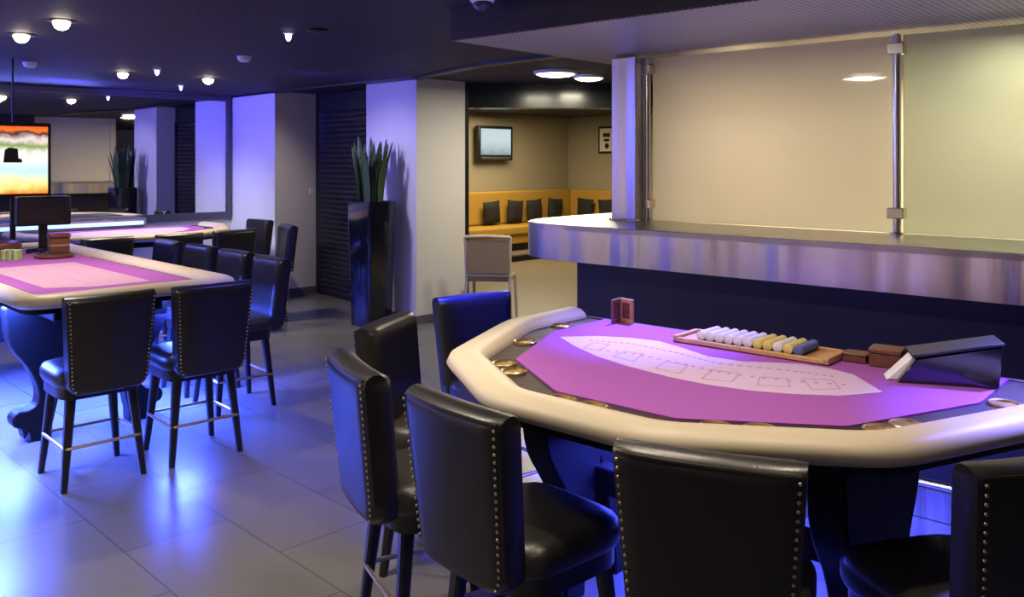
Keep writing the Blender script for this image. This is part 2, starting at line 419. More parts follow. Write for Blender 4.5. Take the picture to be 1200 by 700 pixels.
fr_ = MB(); fr_.tube([(BU0, -3.95, .21), (3.05, -3.95, .21)], .022, 12)
for x in (2.95, 1.9, .85, -.2): fr_.tube([(x, -4.10, .21), (x, -3.95, .21)], .012, 8)
fr_.build('foot_rail', 'chrome', bar)
# column, posts, glass
YG = -4.5
colm = thing('steel_column', 'square brushed steel column at the left end of the glass screen', 'column', pb(2.955, 4.42, zt), ROTB)
MB().box(-.088, .088, -.05, .05, 0, 2.24 - zt).build('shaft', 'steel', colm, .004)
MB().box(-.10, .10, -.06, .06, 0, .012).build('base_plate', 'chrome', colm, .003)
uL, uM, uR = 2.845, 1.385, -.08
for uu, lab in ((uL, 'slim steel glass post beside the square column on the bar'), (uM, 'slim steel glass post between the two frosted panels')):
    po = thing('screen_post', lab, 'post', pb(uu, -YG - .03, zt), ROTB)
    MB().lathe([(.02, 0), (.02, 2.24 - zt)], 14).build('tube', 'chrome', po)
    MB().lathe([(.035, 0), (.035, .008), (.02, .012)], 16).build('foot', 'chrome', po)
    for z in (.105, .925):
        cl = MB().box(-.040, .040, -.028, .034, z - .027, z + .027); cl.build('clamp', 'clamp', po, .004)
for (ua, ub, mm, lab) in ((uL - .022, uM + .022, 'frost', 'beige frosted glass panel beside the square steel column'), (uM - .022, uR, 'frost2', 'greenish frosted glass panel at the right edge of the picture')):
    g = MB().box(min(ua, ub), max(ua, ub), -.006, .006, 0.003, 2.24 - zt - .004).build('glass_panel', mm, None)
    place(g, pb(0, -YG, zt), ROTB); tag(g, lab, 'glass screen', 'frosted panels on the bar')
    # thin steel channel holding the pane
# bulkhead above the bar
bk = MB().box(-2.6, 3.32, -4.9, -3.25, 2.26, CEIL).build('beam_bar', 'darkwood'); struct(bk); place(bk, pb(0, 0), ROTB)
sf = MB().box(-2.58, 3.31, -4.88, -3.262, 2.2575, 2.26).build('ceiling_soffit', 'soffit'); struct(sf); place(sf, pb(0, 0), ROTB)
# inside of the bar
o = struct(wallbox('wall_bar', pb(2.84, 6.3), pb(-2.6, 6.3), 0, CEIL, .1, 'barwall', 1))
o = struct(wallbox('wall_bar_end', pb(2.80, 4.75), pb(2.80, 6.35), 0, CEIL, .05, 'barwall', -1))
struct(wallbox('wall_bar_right', pb(-2.5, 3.3), pb(-2.5, 6.4), 0, CEIL, .1, 'barwall', -1))

# ---------------------------------------------------------------- lounge behind the pillar
LC = Vector((.066 * 16, 16, 0))              # inner corner of the lounge
struct(wallbox('wall_lounge_left', LC - VW * 5.2, LC, 0, 2.7, .1, 'loungewall', 1))
struct(wallbox('wall_lounge_right', LC, LC - UW * 6, 0, 2.7, .1, 'loungewall', 1))
PLAT = .12
pf = MB().prism([p[:2] for p in (LC, LC - VW * 5.2, LC - VW * 5.2 - UW * .95, LC - VW * 1.45 - UW * .95, LC - VW * 1.45 - UW * 6, LC - UW * 6)], 0, PLAT - .025).build('floor_platform', 'black'); struct(pf)
pf = MB().prism([p[:2] for p in (LC, LC - VW * 5.2, LC - VW * 5.2 - UW * .97, LC - VW * 1.47 - UW * .97, LC - VW * 1.47 - UW * 6, LC - UW * 6)], PLAT - .025, PLAT).build('floor_step', 'carpetwood'); struct(pf)
lf = MB().prism([p[:2] for p in (pw(up + .3, vp + .7), pw(up - 3.2, vp + .9), LC - UW * 5.5, LC, LC - VW * 5)], 0.0, .004).build('floor_lounge', 'carpetwood'); struct(lf)
def bench(lab, o0, ang, ln_, n, b0=0):
    s = 1 if (Matrix.Rotation(ang, 3, 'Z') @ Vector((0, 1, 0))).dot(n) > 0 else -1
    def BX(x0, x1, y0, y1, z0, z1): return MB().box(x0, x1, min(s * y0, s * y1), max(s * y0, s * y1), z0, z1)
    t = thing('banquette', lab, 'bench', o0, ang, 'ochre benches in the lounge')
    a, b_ = (0, ln_)
    BX(a, b_, 0, .50, 0, .12).build('plinth', 'black', t)
    BX(a, b_, 0, .56, .12, .26).build('seat_base', 'yellow', t, .015)
    BX(a + .005, b_ - .005, .02, .60, .26, .42).build('seat', 'yellow', t, .04, 3)
    BX(a - b0, b_, 0, .15, .425, .98).build('backrest', 'yellow', t, .03, 3)
    return t
# along the TV wall: local x from the corner towards the viewer, y away from the wall
angv = math.atan2(-VW.y, -VW.x)
t = bench('ochre upholstered bench along the wall under the television', LC - VW * .02 - UW * .02 + ZUP * PLAT, angv, 5.0, -UW)
t2 = bench('ochre upholstered bench under the framed picture, right of the corner', LC - VW * .02 - UW * .62 + ZUP * PLAT, math.atan2(-UW.y, -UW.x), 4.6, -VW, .44)
def cushion_mesh():
    mb = MB(); n = 9; top = []; bot = []
    for i in range(n):
        for j in range(n):
            a, b_ = -1 + 2 * i / (n - 1), -1 + 2 * j / (n - 1)
            h = .065 * ((1 - a ** 4) * (1 - b_ ** 4)) ** .6 + .004
            pin = 1 - .06 * (1 - a * a) * abs(b_) - .0
            pin2 = 1 - .06 * (1 - b_ * b_) * abs(a)
            top.append((a * .19 * pin2, h, .19 + b_ * .19 * pin)); bot.append((a * .19 * pin2, -h, .19 + b_ * .19 * pin))
    fs = []
    for i in range(n - 1):
        for j in range(n - 1):
            q = (i * n + j, (i + 1) * n + j, (i + 1) * n + j + 1, i * n + j + 1); fs.append(q); fs.append(tuple(k + n * n for k in reversed(q)))
    ed = [(i, 0) for i in range(n)] + [(n - 1, j) for j in range(1, n)] + [(i, n - 1) for i in range(n - 2, -1, -1)] + [(0, j) for j in range(n - 2, 0, -1)]
    ids = [i * n + j for i, j in ed]
    for k in range(len(ids)):
        a, b_ = ids[k], ids[(k + 1) % len(ids)]; fs.append((a, b_, b_ + n * n, a + n * n))
    mb.add(top + bot, fs); return mb.build('bench_cushion', 'cushion')
def px_on_line(px, o, d):                    # where the sight line of column px meets the vertical plane o + t d
    k = (px - 600) / F
    return (k * o.y - o.x) / (d.x - k * d.y)
cush = None
ords = ['leftmost of the four on the bench under the television', 'second from left on the bench under the television', 'third from left on the bench under the television', 'nearest the room corner under the television', 'left of the two under the framed picture', 'beside the steel column, under the framed picture']
for k, px in enumerate((577, 603, 627, 650, 685, 712)):
    left = k < 4
    o0 = LC - (UW if left else VW) * .27; d = -VW if left else -UW
    tt = px_on_line(px, o0, d); p = o0 + d * tt
    if cush is None: c = cush = cushion_mesh()
    else: c = dup(cush)
    c.location = p + ZUP * (PLAT + .447); base = math.atan2(d.y, d.x)
    c.rotation_mode = 'XYZ'; sgn = 1 if left else -1
    c.rotation_euler = (R(-14) * (1 if left else 1), 0, base + (0 if not left else 0))
    c.rotation_euler = (0, R((-1) ** k * 4), base)
    tag(c, 'black square cushion, ' + ords[k], 'cushion', 'black cushions on the lounge benches')
# television
tp = LC - VW * px_on_line(573, LC, -VW)
tv = thing('television', 'small black television with lit pale screen on the lounge wall', 'television', tp - UW * .13 + ZUP * (CAMH + .022 * tp.y), math.atan2(-VW.y, -VW.x))
tw, th_ = .40, .29
MB().box(-tw, tw, -.045, .045, -th_, th_).build('casing', 'tvblack', tv, .012)
yy = .046 if (Matrix.Rotation(tv.rotation_euler.z, 3, 'Z') @ Vector((0, 1, 0))).dot(-UW) > 0 else -.046
MB().box(-tw + .05, tw - .05, min(yy, yy * 1.04), max(yy, yy * 1.04), -th_ + .09, th_ - .05).build('screen', 'tvscreen', tv)
MB().box(-.1, .1, min(0, -yy * 2.6), max(0, -yy * 2.6), -.08, .08).build('wall_bracket', 'black', tv)
MB().box(-tw + .06, tw - .06, min(yy, yy * 1.1), max(yy, yy * 1.1), -th_ + .02, -th_ + .06).build('speaker_grille', mat('grille_grey', (.05, .05, .05), .6), tv)
# framed picture
pp = LC - UW * px_on_line(712, LC, -UW)
pc = thing('framed_picture', 'dark framed black and white print on the khaki lounge wall', 'picture', pp - VW * .03 + ZUP * (CAMH + .026 * pp.y), math.atan2(-UW.y, -UW.x))
MB().box(-.18, .18, -.012, .012, -.24, .24).build('frame', 'black', pc, .004)
ys = 1 if (Matrix.Rotation(pc.rotation_euler.z, 3, 'Z') @ Vector((0, 1, 0))).dot(-VW) > 0 else -1
def ybox(mb, x0, x1, z0, z1, d0, d1): return mb.box(x0, x1, min(ys * d0, ys * d1), max(ys * d0, ys * d1), z0, z1)
ybox(MB(), -.145, .145, -.205, .205, .012, .014).build('print', 'paper', pc)
mk = MB(); ybox(mk, -.07, .09, .05, .12, .014, .0155); ybox(mk, -.05, .07, -.03, .02, .014, .0155)
mk.prism([(.05 * math.cos(2 * PI * k / 16) + .02, .05 * math.sin(2 * PI * k / 16) - .11) for k in range(16)], .014, .0155, Matrix(((1, 0, 0, 0), (0, 0, ys, 0), (0, 1, 0, 0), (0, 0, 0, 1))))
mk.build('printed_marks', 'black', pc)
# beige chair near the opening
ch = thing('lounge_chair', 'beige metal framed chair with fabric back at the lounge opening', 'chair', at(578, 378, 0) + Vector((-.02, .1, 0)), R(-8))
for s in (-1, 1):
    MB().tube([(s * .235, -.24, 0), (s * .215, -.20, .45), (s * .225, -.23, .86)], .016, 10).build('rear_leg', 'beige', ch)
    MB().tube([(s * .225, .24, 0), (s * .215, .20, .44)], .016, 10).build('front_leg', 'beige', ch)
MB().box(-.22, .22, -.21, .22, .42, .47).build('seat', 'beigefab', ch, .02, 3)
MB().box(-.21, .21, -.235, -.215, .50, .83).build('backrest', 'beigefab', ch, .008)
MB().tube([(-.225, -.23, .86), (0, -.235, .87), (.225, -.23, .86)], .018, 10).build('top_rail', 'beige', ch)
MB().tube([(-.215, -.215, .49), (.215, -.215, .49)], .014, 8).build('back_rail', 'beige', ch)
MB().tube([(-.228, -.22, .2), (.228, -.22, .2)], .010, 8).build('stretcher', 'beige', ch)

# ---------------------------------------------------------------- stools
SEATZ, TOPZ = .66, .955
def bw(z):                                   # half width of the back at height z
    t = (z - .45) / (TOPZ - .45); w = .180 + .032 * t
    if z < .53: w -= .035 * ((.53 - z) / .06) ** 2
    return w
def by(x, z): return -.215 - .055 * (z - .45) / .5 + .40 * x * x      # middle surface: leans back, wraps forward at the sides
def make_stool():
    t = thing('leather_stool', '', 'stool')
    # backrest
    rows = [.47, .473, .48, .49, .505, .525, .55, .60, .65, .70, .75, .80, .85, .90, .925, .94, .95, TOPZ]
    rings = []; N = 16
    for z in rows:
        w = bw(z); th = .052
        dt = TOPZ - z
        if dt < .03: th *= math.sqrt(max(.06, 1 - ((.03 - dt) / .03) ** 2)); 
        db = z - .47
        if db < .02: th *= math.sqrt(max(.1, 1 - ((.02 - db) / .02) ** 2))
        ring = []
        xs = [-1 + 2 * k / (N - 1) for k in range(N)]
        for x in xs:
            e = math.sqrt(max(.0, 1 - max(0, (abs(x) - .955) / .045) ** 2)); ring.append((x * w, by(x * w, z) - th * (.80 + .20 * e), z))
        for x in reversed(xs):
            e = math.sqrt(max(.0, 1 - max(0, (abs(x) - .90) / .10) ** 2)); ring.append((x * w, by(x * w, z) + th * (.55 + .45 * e) * (1 + .10 * math.cos(x * PI / 2)), z))
        rings.append([Vector(p) for p in ring])
    bk = MB().rings(rings).build('backrest', 'leather', t, smooth=60)
    for s in (-1, 1):
        mb = MB()
        for k in range(22):
            z = .495 + k * (.925 - .495) / 21; x = s * (bw(z) - .012); y = by(x, z) - .0505
            rg = []
            for r, h in ((.0048, .000), (.0043, .0025), (.0025, .0042), (.0005, .0047)):
                rg.append([Vector((x + r * math.cos(a * PI / 3), y - h, z + r * math.sin(a * PI / 3))) for a in range(6)])
            mb.rings(rg)
        mb.build('nailhead_trim', 'nail', bk)
    path = [( x * (bw(.938) - .01), by(x * bw(.938), .938) - .044, .938) for x in [-1 + k / 8 for k in range(17)]]
    MB().tube(path, .0045, 6).build('piping', 'leather', bk)
    # seat
    prof = [(.205, .500), (.212, .515), (.212, .550), (.200, .574), (.165, .586), (.05, .590)]
    rings = []
    sq = []
    for k in range(40):
        a = 2 * PI * k / 40; c, s = math.cos(a), math.sin(a)
        q = (abs(c) ** 5 + abs(s) ** 5) ** (-1 / 5); sq.append((c * q, s * q))
    for r, z in prof: rings.append([Vector((x * r, y * r + .01, z)) for x, y in sq])
    MB().rings(rings).build('seat', 'seatleather', t, smooth=60)
    MB().prism([(x * .195, y * .195 + .01) for x, y in sq], .440, .502).build('seat_frame', 'leather', t)
    for sx in (-1, 1):
        for sy in (-1, 1):
            a, b_ = Vector((sx * .145, sy * .145 + .01, .445)), Vector((sx * .188, sy * .188 + .01, 0))
            rg = []
            for f in (0, .5, 1):
                p = a.lerp(b_, f); r = .0235 - .009 * f
                rg.append([p + Vector((r * x, r * y, 0)) for x, y in ((-1, -.6), (-.6, -1), (.6, -1), (1, -.6), (1, .6), (.6, 1), (-.6, 1), (-1, .6))])
            MB().rings(rg).build('leg', 'legwood', t)
    e = .183; zr = .205
    lp = fillet([(-e, -e + .01), (e, -e + .01), (e, e + .01), (-e, e + .01)], .02, True, 3)
    MB().tube([(x, y, zr) for x, y in lp], .0085, 8, True).build('foot_rail', 'brassrail', t)
    return t
proto = make_stool(); first = [True]
def stool(mx, my, fx, fy, label, group):
    """mx, my: middle of the back; fx, fy: where it faces"""
    d = Vector((fx, fy, 0)).normalized(); c = Vector((mx, my, 0)) + d * .25
    if first[0]: o = proto; first[0] = False
    else: o = dup(proto)
    o['label'] = label; o['group'] = group; place(o, c, math.atan2(-d.x, d.y)); return o
G1 = 'stools around the near card table'
stool(-.138, 2.32, .75, .66, 'black leather stool in the front row, left of the largest foreground back', G1)
stool(-.50, 2.77, .89, .45, 'black leather stool at the table\'s left corner, nailheads down its right edge', G1)
stool(-.51, 3.50, .95, -.30, 'black leather stool half hidden behind the leftmost foreground stool', G1)
stool(-.19, 4.17, .60, -.80, 'black leather stool facing the camera, its top lit blue, beyond the near table', G1)
stool(.44, 1.91, .38, .92, 'black leather stool with its wide back square to the camera in the foreground', G1)
stool(1.165, 1.88, -.27, .96, 'black leather stool cut off by the right edge of the picture', G1)
G2 = 'stools around the roulette table'
def wstool(u, v, fu, fv, lab, g):
    p = pw(u, v); d = UW * fu + VW * fv
    return stool(p.x, p.y, d.x, d.y, lab, g)
wstool(4.37, 1.57, 1, 0.02, 'black leather stool at the near end of the roulette table, the left one', G2)
wstool(4.34, 2.085, 1, .04, 'black leather stool at the near end of the roulette table, the right one', G2)
wstool(5.27, 2.95, .06, -1, 'nearest of the four black stools along the long side of the roulette table', G2)
wstool(5.84, 2.98, 0, -1, 'second black stool along the long side of the roulette table', G2)
wstool(6.40, 2.98, 0, -1, 'third black stool along the long side of the roulette table', G2)
wstool(7.00, 2.98, 0, -1, 'farthest black stool along the long side of the roulette table', G2)
G3 = 'stools around the far card table'
wstool(7.62, 2.72, 1, 0, 'black stool tucked under the front of the far card table, left one', G3)
wstool(7.56, 3.32, 1, 0, 'black stool tucked under the front of the far card table, middle one', G3)
wstool(7.62, 3.88, 1, 0, 'black stool tucked under the front of the far card table, right one', G3)
wstool(7.85, 4.58, .25, -1, 'black stool in front of the white pier at the far table\'s right end', G3)
wstool(8.80, 4.78, -.1, -1, 'black stool behind another against the white pier, only its top showing', G3)

# ---------------------------------------------------------------- tables
RZ = .935                                     # top of the padded rail
def rail_profile(w=.145, top=RZ, h=.072):
    # section across the rail: 0 at the outer edge, +w inside
    return [(.030, top - h), (.006, top - h + .014), (-.004, top - .042), (.008, top - .018), (.035, top - .004), (.065, top), (w - .035, top - .006), (w - .010, top - .022), (w, top - .040), (w, top - h)]
def cabriole():
    pts = [(0, .80), (.30, .80), (.325, .70), (.30, .56), (.215, .43), (.165, .31), (.165, .22), (.215, .185), (.265, .185), (.295, .15), (.285, .105), (.245, .085), (.205, .07), (.20, .0), (.09, 0), (.085, .08), (.055, .22), (.02, .38), (-.02, .52)]
    sm = smoothloop(pts[:13], 3)[:-3] + [pts[12]] + pts[13:]
    return sm
def add_leg(t, x, y, sy):
    """scroll-footed leg at local x, growing outwards along sy * y"""
    pts = cabriole(); mb = MB(); n = len(pts)
    rg = [[Vector((x + dx, y + sy * p[0], p[1])) for p in pts] for dx in (-.055, .055)]
    mb.rings(rg); return mb.build('leg', 'tabledark', t, .008)
def d_table(lab, loc, rz, group, cups):
    t = thing('card_table', lab, 'table', loc, rz, group)
    P = [(1.04, 0), (1.04, .41), (.78, 1.01), (.28, 1.33), (-.28, 1.33), (-.78, 1.01), (-1.04, .41), (-1.04, 0)]
    path = fillet(P, .10, False, 6)           # counter-clockwise: left of travel is inside
    MB().sweep2d(path, rail_profile()).build('padded_rail', 'cream', t, smooth=60)
    inner = fillet(offset2d(P, .13), .06, False, 4); inner[0] = (inner[0][0], 0); inner[-1] = (inner[-1][0], 0)
    MB().prism(inner, .86, .893).build('racetrack', 'race', t)
    f = fillet(offset2d(P, .245), .02, False, 3); f[0] = (f[0][0], .0); f[-1] = (f[-1][0], .0)
    MB().prism(f, .888, .899).build('playing_surface', 'felt', t)
    under = offset2d(path, .05); under[0] = (under[0][0], .0); under[-1] = (under[-1][0], 0)
    MB().prism(under, .838, .862).build('table_top', 'tabledark', t)
    MB().box(-1.0, 1.0, -.022, .004, .838, .898).build('dealer_edge', 'race', t, .004)
    ap = [(.60, .18), (.60, .58), (.42, .80), (-.42, .80), (-.60, .58), (-.60, .18)]
    MB().prism(ap, .765, .838).build('apron', 'tabledark', t, .01)
    for x in (.52, -.52):
        add_leg(t, x, .50, 1); add_leg(t, x, .48, -1)
    MB().box(-.50, .50, .45, .53, .36, .46).build('stretcher', 'tabledark', t, .008)
    for (cx, cy) in cups:
        rg = MB().lathe([(.046, 0), (.047, .006), (.043, .009), (.037, .007), (.035, .0)], 20, (cx, cy), .893)
        c = rg.build('cup_holder', 'brass', t)
        MB().lathe([(.036, .0005), (.020, .0012), (.002, .0015)], 16, (cx, cy), .893).build('cup_bowl', 'cupin', c)
    return t, P
orig = pb(1.42, 3.13); rmat = Matrix.Rotation(-ROTB, 3, 'Z')
def tl(px, py, z=.9): q = rmat @ (at(px, py, z) - orig); return (q.x, q.y)     # photo point on the table -> table's own frame
def track_pts(ss):
    P = [(1.04, 0), (1.04, .41), (.78, 1.01), (.28, 1.33), (-.28, 1.33), (-.78, 1.01), (-1.04, .41), (-1.04, 0)]
    c = offset2d(P, .19); seg = [Vector(p) for p in c]; L_ = [(b_ - a).length for a, b_ in zip(seg[:-1], seg[1:])]; out = []
    for s in ss:
        d = s * sum(L_)
        for (a, b_, l) in zip(seg[:-1], seg[1:], L_):
            if d <= l: out.append(tuple(a.lerp(b_, d / l))); break
            d -= l
    return out
cups = track_pts([.075, .19, .305, .34, .455, .49, .605, .64, .74, .77, .90])
t1, PT = d_table('near card table with purple felt, printed lilac layout and padded cream rail', orig, ROTB, 'D-shaped card tables', cups)
lay = [tl(*p) for p in ((656, 395), (700, 394), (738, 396), (772, 400), (800, 408), (830, 418), (870, 424), (905, 425), (940, 427), (972, 432), (1000, 439), (1035, 460), (985, 464), (930, 462), (880, 458), (830, 451), (785, 442), (735, 429), (700, 418), (672, 405))]
MB().prism(lay, .899, .9003).build('printed_layout', 'print', t1)
# faint betting boxes and arc lettering lines on the layout
ink = MB()
def strip(a, b_, w=.004):
    a, b_ = Vector(a), Vector(b_); d = (b_ - a).normalized(); n = Vector((-d.y, d.x)) * w / 2
    ink.prism([a - n, b_ - n, b_ + n, a + n], .9003, .9009)
def quad(pts, w=.004):
    q = [tl(*p) for p in pts]
    for a, b_ in zip(q, q[1:] + q[:1]): strip(a, b_, w)
for q in (((940, 444), (975, 446), (985, 456), (952, 457)), ((890, 442), (922, 444), (926, 454), (888, 452)), ((836, 434), (866, 438), (858, 448), (822, 444)), ((780, 424), (806, 428), (796, 438), (768, 432)), ((732, 412), (754, 415), (742, 424), (718, 418)), ((695, 402), (714, 404), (702, 411), (684, 408))):
    quad(q)
arc = [tl(*p) for p in ((690, 399), (740, 403), (790, 413), (840, 426), (920, 434), (980, 442))]
for a, b_ in zip(arc[:-1], arc[1:]):
    a, b_ = Vector(a), Vector(b_)
    for k in range(7): strip(a.lerp(b_, k / 7 + .02), a.lerp(b_, k / 7 + .10), .012)
arc = [tl(*p) for p in ((700, 410), (750, 416), (800, 427), (850, 438), (920, 446), (1000, 452))]
for a, b_ in zip(arc[:-1], arc[1:]):
    a, b_ = Vector(a), Vector(b_)
    for k in range(5): strip(a.lerp(b_, k / 5 + .03), a.lerp(b_, k / 5 + .09), .016)
ink.build('layout_lines', 'lines', t1)
TOPF = .899
def on_table(px, py): p = at(px, py, .9); return Vector((p.x, p.y, TOPF + .001))
# chip tray with rows of chips
a_, b_ = Vector(tl(812, 393)), Vector(tl(985, 420)); ctr = (a_ + b_) / 2
ua = 1.80 - 1.42; ub = 1.10 - 1.42
tr = thing('chip_tray', 'tan wooden chip tray set into the near table at the dealer\'s edge', 'tray', pb(1.43, 2.995, TOPF + .003), ROTB)
MB().box(-.29, .29, -.075, .075, 0, .012).build('tray_bed', 'tan', tr, .003)
e = MB(); e.box(-.30, .30, -.090, -.073, 0, .024); e.box(-.30, .30, .073, .090, 0, .018); e.box(-.305, -.285, -.09, .09, 0, .024); e.box(.285, .305, -.09, .09, 0, .024)
e.build('tray_rim', 'tan', tr, .003)
rowlook = ['chipblue', 'chipgold', 'chipwhite', 'chipgold', 'chipgold', 'chipwhite', 'chipwhite', 'chipwhite', 'chipwhite', 'chipwhite', 'chipwhite']
names = {'chipblue': 'blue', 'chipgold': 'yellow', 'chipwhite': 'white'}
cnt = 0
for k, lk in enumerate(rowlook):
    ux = -.19 + k * .0385
    mb = MB(); n = 24
    for j in range(n):
        y = -.070 + j * .14 / n
        mt = Matrix.Translation((0, y, .0195)) @ Matrix.Rotation(R(-90), 4, 'X')
        mb.lathe([(.0175, 0), (.0185, .0008), (.0185, .0045), (.0175, .0053)], 14, mtx=mt)
    o = mb.build('chip_row', lk)
    place(o, pb(1.43, 2.995, TOPF + .0155) + UB * ux, ROTB)
    tag(o, 'row of %s chips lying in the tray, %s from its right end' % (names[lk], ['first', 'second', 'third', 'fourth', 'fifth', 'sixth', 'seventh', 'eighth', 'ninth', 'tenth', 'eleventh'][k]), 'chips', 'chip rows in the tray')
# two-panel wooden stand
bs = thing('folding_card_stand', 'small folding brown stand with two framed panels on purple felt', 'stand', on_table(727, 377), math.atan2(VB.x * 0 + .0, 1))
hgt = .105
for s, nm in ((-1, 'left_panel'), (1, 'right_panel')):
    tgt = on_table(709, 383) if s < 0 else on_table(746, 381)
    d = tgt - bs.location; ang = math.atan2(d.y, d.x); w = .078
    mt = Matrix.Rotation(ang, 4, 'Z')
    p = MB().box(0, w, -.006, .006, 0, .018, mt).box(0, w, -.006, .006, hgt - .018, hgt, mt).box(0, .016, -.006, .006, .018, hgt - .018, mt).box(w - .016, w, -.006, .006, .018, hgt - .018, mt)
    fp = p.build('side_frame', 'brown' if s < 0 else 'tan', bs, .002)
    MB().box(.014, w - .014, -.003, .003, .016, hgt - .016, mt).build('inset', 'brown', fp)
# brown boxes
def wbox(px, py, sx, sy, h, rz, lab):
    t = thing('wooden_box', lab, 'box', on_table(px, py) - VB * .075, rz, 'brown boxes beside the card shoe')
    MB().box(-sx, sx, -sy, sy, 0, h * .72).build('body', 'brown', t, .003)
    MB().box(-sx - .003, sx + .003, -sy - .003, sy + .003, h * .74, h).build('lid', 'brown', t, .003)
    return t
wbox(1048, 424, .050, .045, .062, ROTB + .12, 'taller brown wooden box beside the black card shoe')
wbox(1013, 419, .040, .034, .032, ROTB + .05, 'low brown wooden box between the chip tray and the taller box')
# card shoe
a, b_ = on_table(1052, 449), on_table(1172, 457); d = (b_ - a); d.z = 0; ang = math.atan2(d.y, d.x); ln_ = d.length
shoe = thing('card_shoe', 'black acrylic card dealing shoe sloping up to the right', 'card shoe', a + Vector((-d.y, d.x, 0)).normalized() * .07, ang)
pf = [(0, 0), (ln_, 0), (ln_ + .01, .130), (ln_ - .02, .126), (.055, .078)]
rg = [[Vector((x, y, z)) for x, z in pf] for y in (-.065, .065)]
MB().rings(rg).build('body', 'acrylic', shoe, .004)
rg = [[Vector((x, y, z)) for x, z in ((.045, .080), (ln_ + .015, .135), (ln_ + .015, .143), (.04, .090))] for y in (-.070, .070)]
MB().rings(rg).build('lid', mat('shoe_lid', (.012, .012, .03), .32), shoe, .003)
rg = [[Vector((x, y, z)) for x, z in ((-.03, 0), (.012, 0), (.07, .082), (.055, .088))] for y in (-.035, .035)]
MB().rings(rg).build('front_lip', 'white', shoe, .004)

# far card table
t2, _ = d_table('far card table with purple felt below the mirror', pw(9.22, 3.36), ROTW + PI / 2 , 'D-shaped card tables', track_pts([.19, .34, .49, .64, .77]))
if (Matrix.Rotation(t2.rotation_euler.z, 3, 'Z') @ Vector((0, 1, 0))).dot(-UW) < 0: t2.rotation_euler.z += PI
MB().prism([(.62, .20), (.62, .42), (.42, .72), (.15, .86), (-.15, .86), (-.42, .72), (-.62, .42), (-.62, .20)], .899, .9003).build('printed_layout', 'print', t2)

# roulette table: local x = UW from its near end, y = -VW
RT0, RT1, RV0, RV1 = 4.63, 7.85, 1.24, 2.42
rt = thing('roulette_table', 'long roulette table with cream rail and purple layout, left side', 'table', pw(RT0, (RV0 + RV1) / 2), ROTW)
hw = (RV1 - RV0) / 2; ln_ = RT1 - RT0
Q = [(0, -hw), (ln_, -hw), (ln_, hw), (0, hw)]
path = fillet(Q, [.18, .18, .18, .18], True, 7)
MB().sweep2d(path, rail_profile(.14), True).build('padded_rail', 'cream', rt, smooth=60)
MB().prism(fillet(offset2d(Q, .12, True), .06, True, 4), .86, .893).build('racetrack', 'race', rt)
MB().prism(fillet([(.17, -hw + .17), (ln_ - .17, -hw + .17), (ln_ - .17, hw - .17), (.17, hw - .17)], .05, True, 3), .888, .899).build('playing_surface', 'felt', rt)
MB().prism(offset2d(path, .05, True), .835, .862).build('table_top', 'tabledark', rt)
MB().box(.45, ln_ - .45, -.3, .3, .72, .835).build('apron', 'tabledark', rt, .01)
for x in (.80, ln_ - .8):
    add_leg(rt, x, .13, 1); add_leg(rt, x, -.13, -1)
    MB().box(x - .05, x + .05, -.14, .14, .30, .80).build('pedestal_panel', 'tabledark', rt, .01)
MB().box(.8, ln_ - .8, -.04, .04, .36, .46).build('stretcher', 'tabledark', rt, .008)
rmw = Matrix.Rotation(-ROTW, 3, 'Z')
def rl(px, py, z=.9): q = rmw @ (at(px, py, z) - pw(RT0, (RV0 + RV1) / 2)); return (q.x, q.y)
M['print2'] = mat('pink_print', (.43, .26, .40), .95, spec=.1)
MB().prism([(.42, -.22), (.42, .10), (.55, .32), (1.75, .32), (1.75, -.22)], .899, .9003).build('printed_layout', 'print2', rt)
gi = MB()
for k in range(13): gi.box(.55 + k * .095, .553 + k * .095, -.18, .22, .9003, .9008)
for y in (-.18, -.05, .08, .22): gi.box(.55, 1.69, y, y + .003, .9003, .9008)
gi.build('layout_lines', 'lines', rt)
# whole roulette wheel: bowl, rotor and turret
wh = thing('roulette_wheel', 'brown wooden roulette wheel at the far end of the roulette table', 'roulette wheel', pw(7.30, 1.68, TOPF + .001), 0)
MB().lathe([(.25, 0), (.275, .02), (.285, .07), (.28, .095), (.265, .10), (.25, .09), (.22, .06), (.18, .05)], 40).build('bowl', 'brown', wh)
MB().lathe([(.205, .054), (.20, .066), (.16, .060), (.07, .080), (.03, .085)], 36).build('rotor', 'race', wh)
MB().lathe([(.03, .08), (.018, .10), (.012, .14), (.022, .15), (.014, .165), (.002, .17)], 16).build('turret', 'brass', wh)
# display
dsp = thing('roulette_display', 'lit results display on a dark post above the roulette wheel', 'display', pw(7.64, 2.0, TOPF + .001), math.atan2(pw(1, 0).x * -1, 0))
dp = dsp.location; view = Vector((.62, -.78, 0)); dsp.rotation_euler = (0, 0, math.atan2(view.x, -view.y))   # local -Y faces the players
zb_, zt_ = 1.345 - TOPF, 1.885 - TOPF
MB().lathe([(.07, 0), (.07, .012), (.022, .02), (.02, zb_ - .0)], 18).build('post', 'black', dsp)
MB().box(-.27, .27, -.03, .03, zb_ - .03, zt_ + .03).build('casing', mat('display_casing', (.03, .008, .010), .35), dsp, .012)
MB().box(-.245, .245, -.0335, -.030, zb_, zt_).build('screen', 'display', dsp)
MB().prism([(-.07, .25), (.06, .25), (.06, .275), (.035, .285), (.03, .36), (-.03, .37), (-.06, .35)], .0336, .0345, Matrix(((1, 0, 0, 0), (0, 0, -1, 0), (0, 1, 0, zb_), (0, 0, 0, 1)))).build('screen_figure', 'black', dsp)
MB().lathe([(.008, 0), (.008, CEIL - TOPF - zt_ + .006)], 8, z=zt_).build('hanging_rod', 'black', dsp)
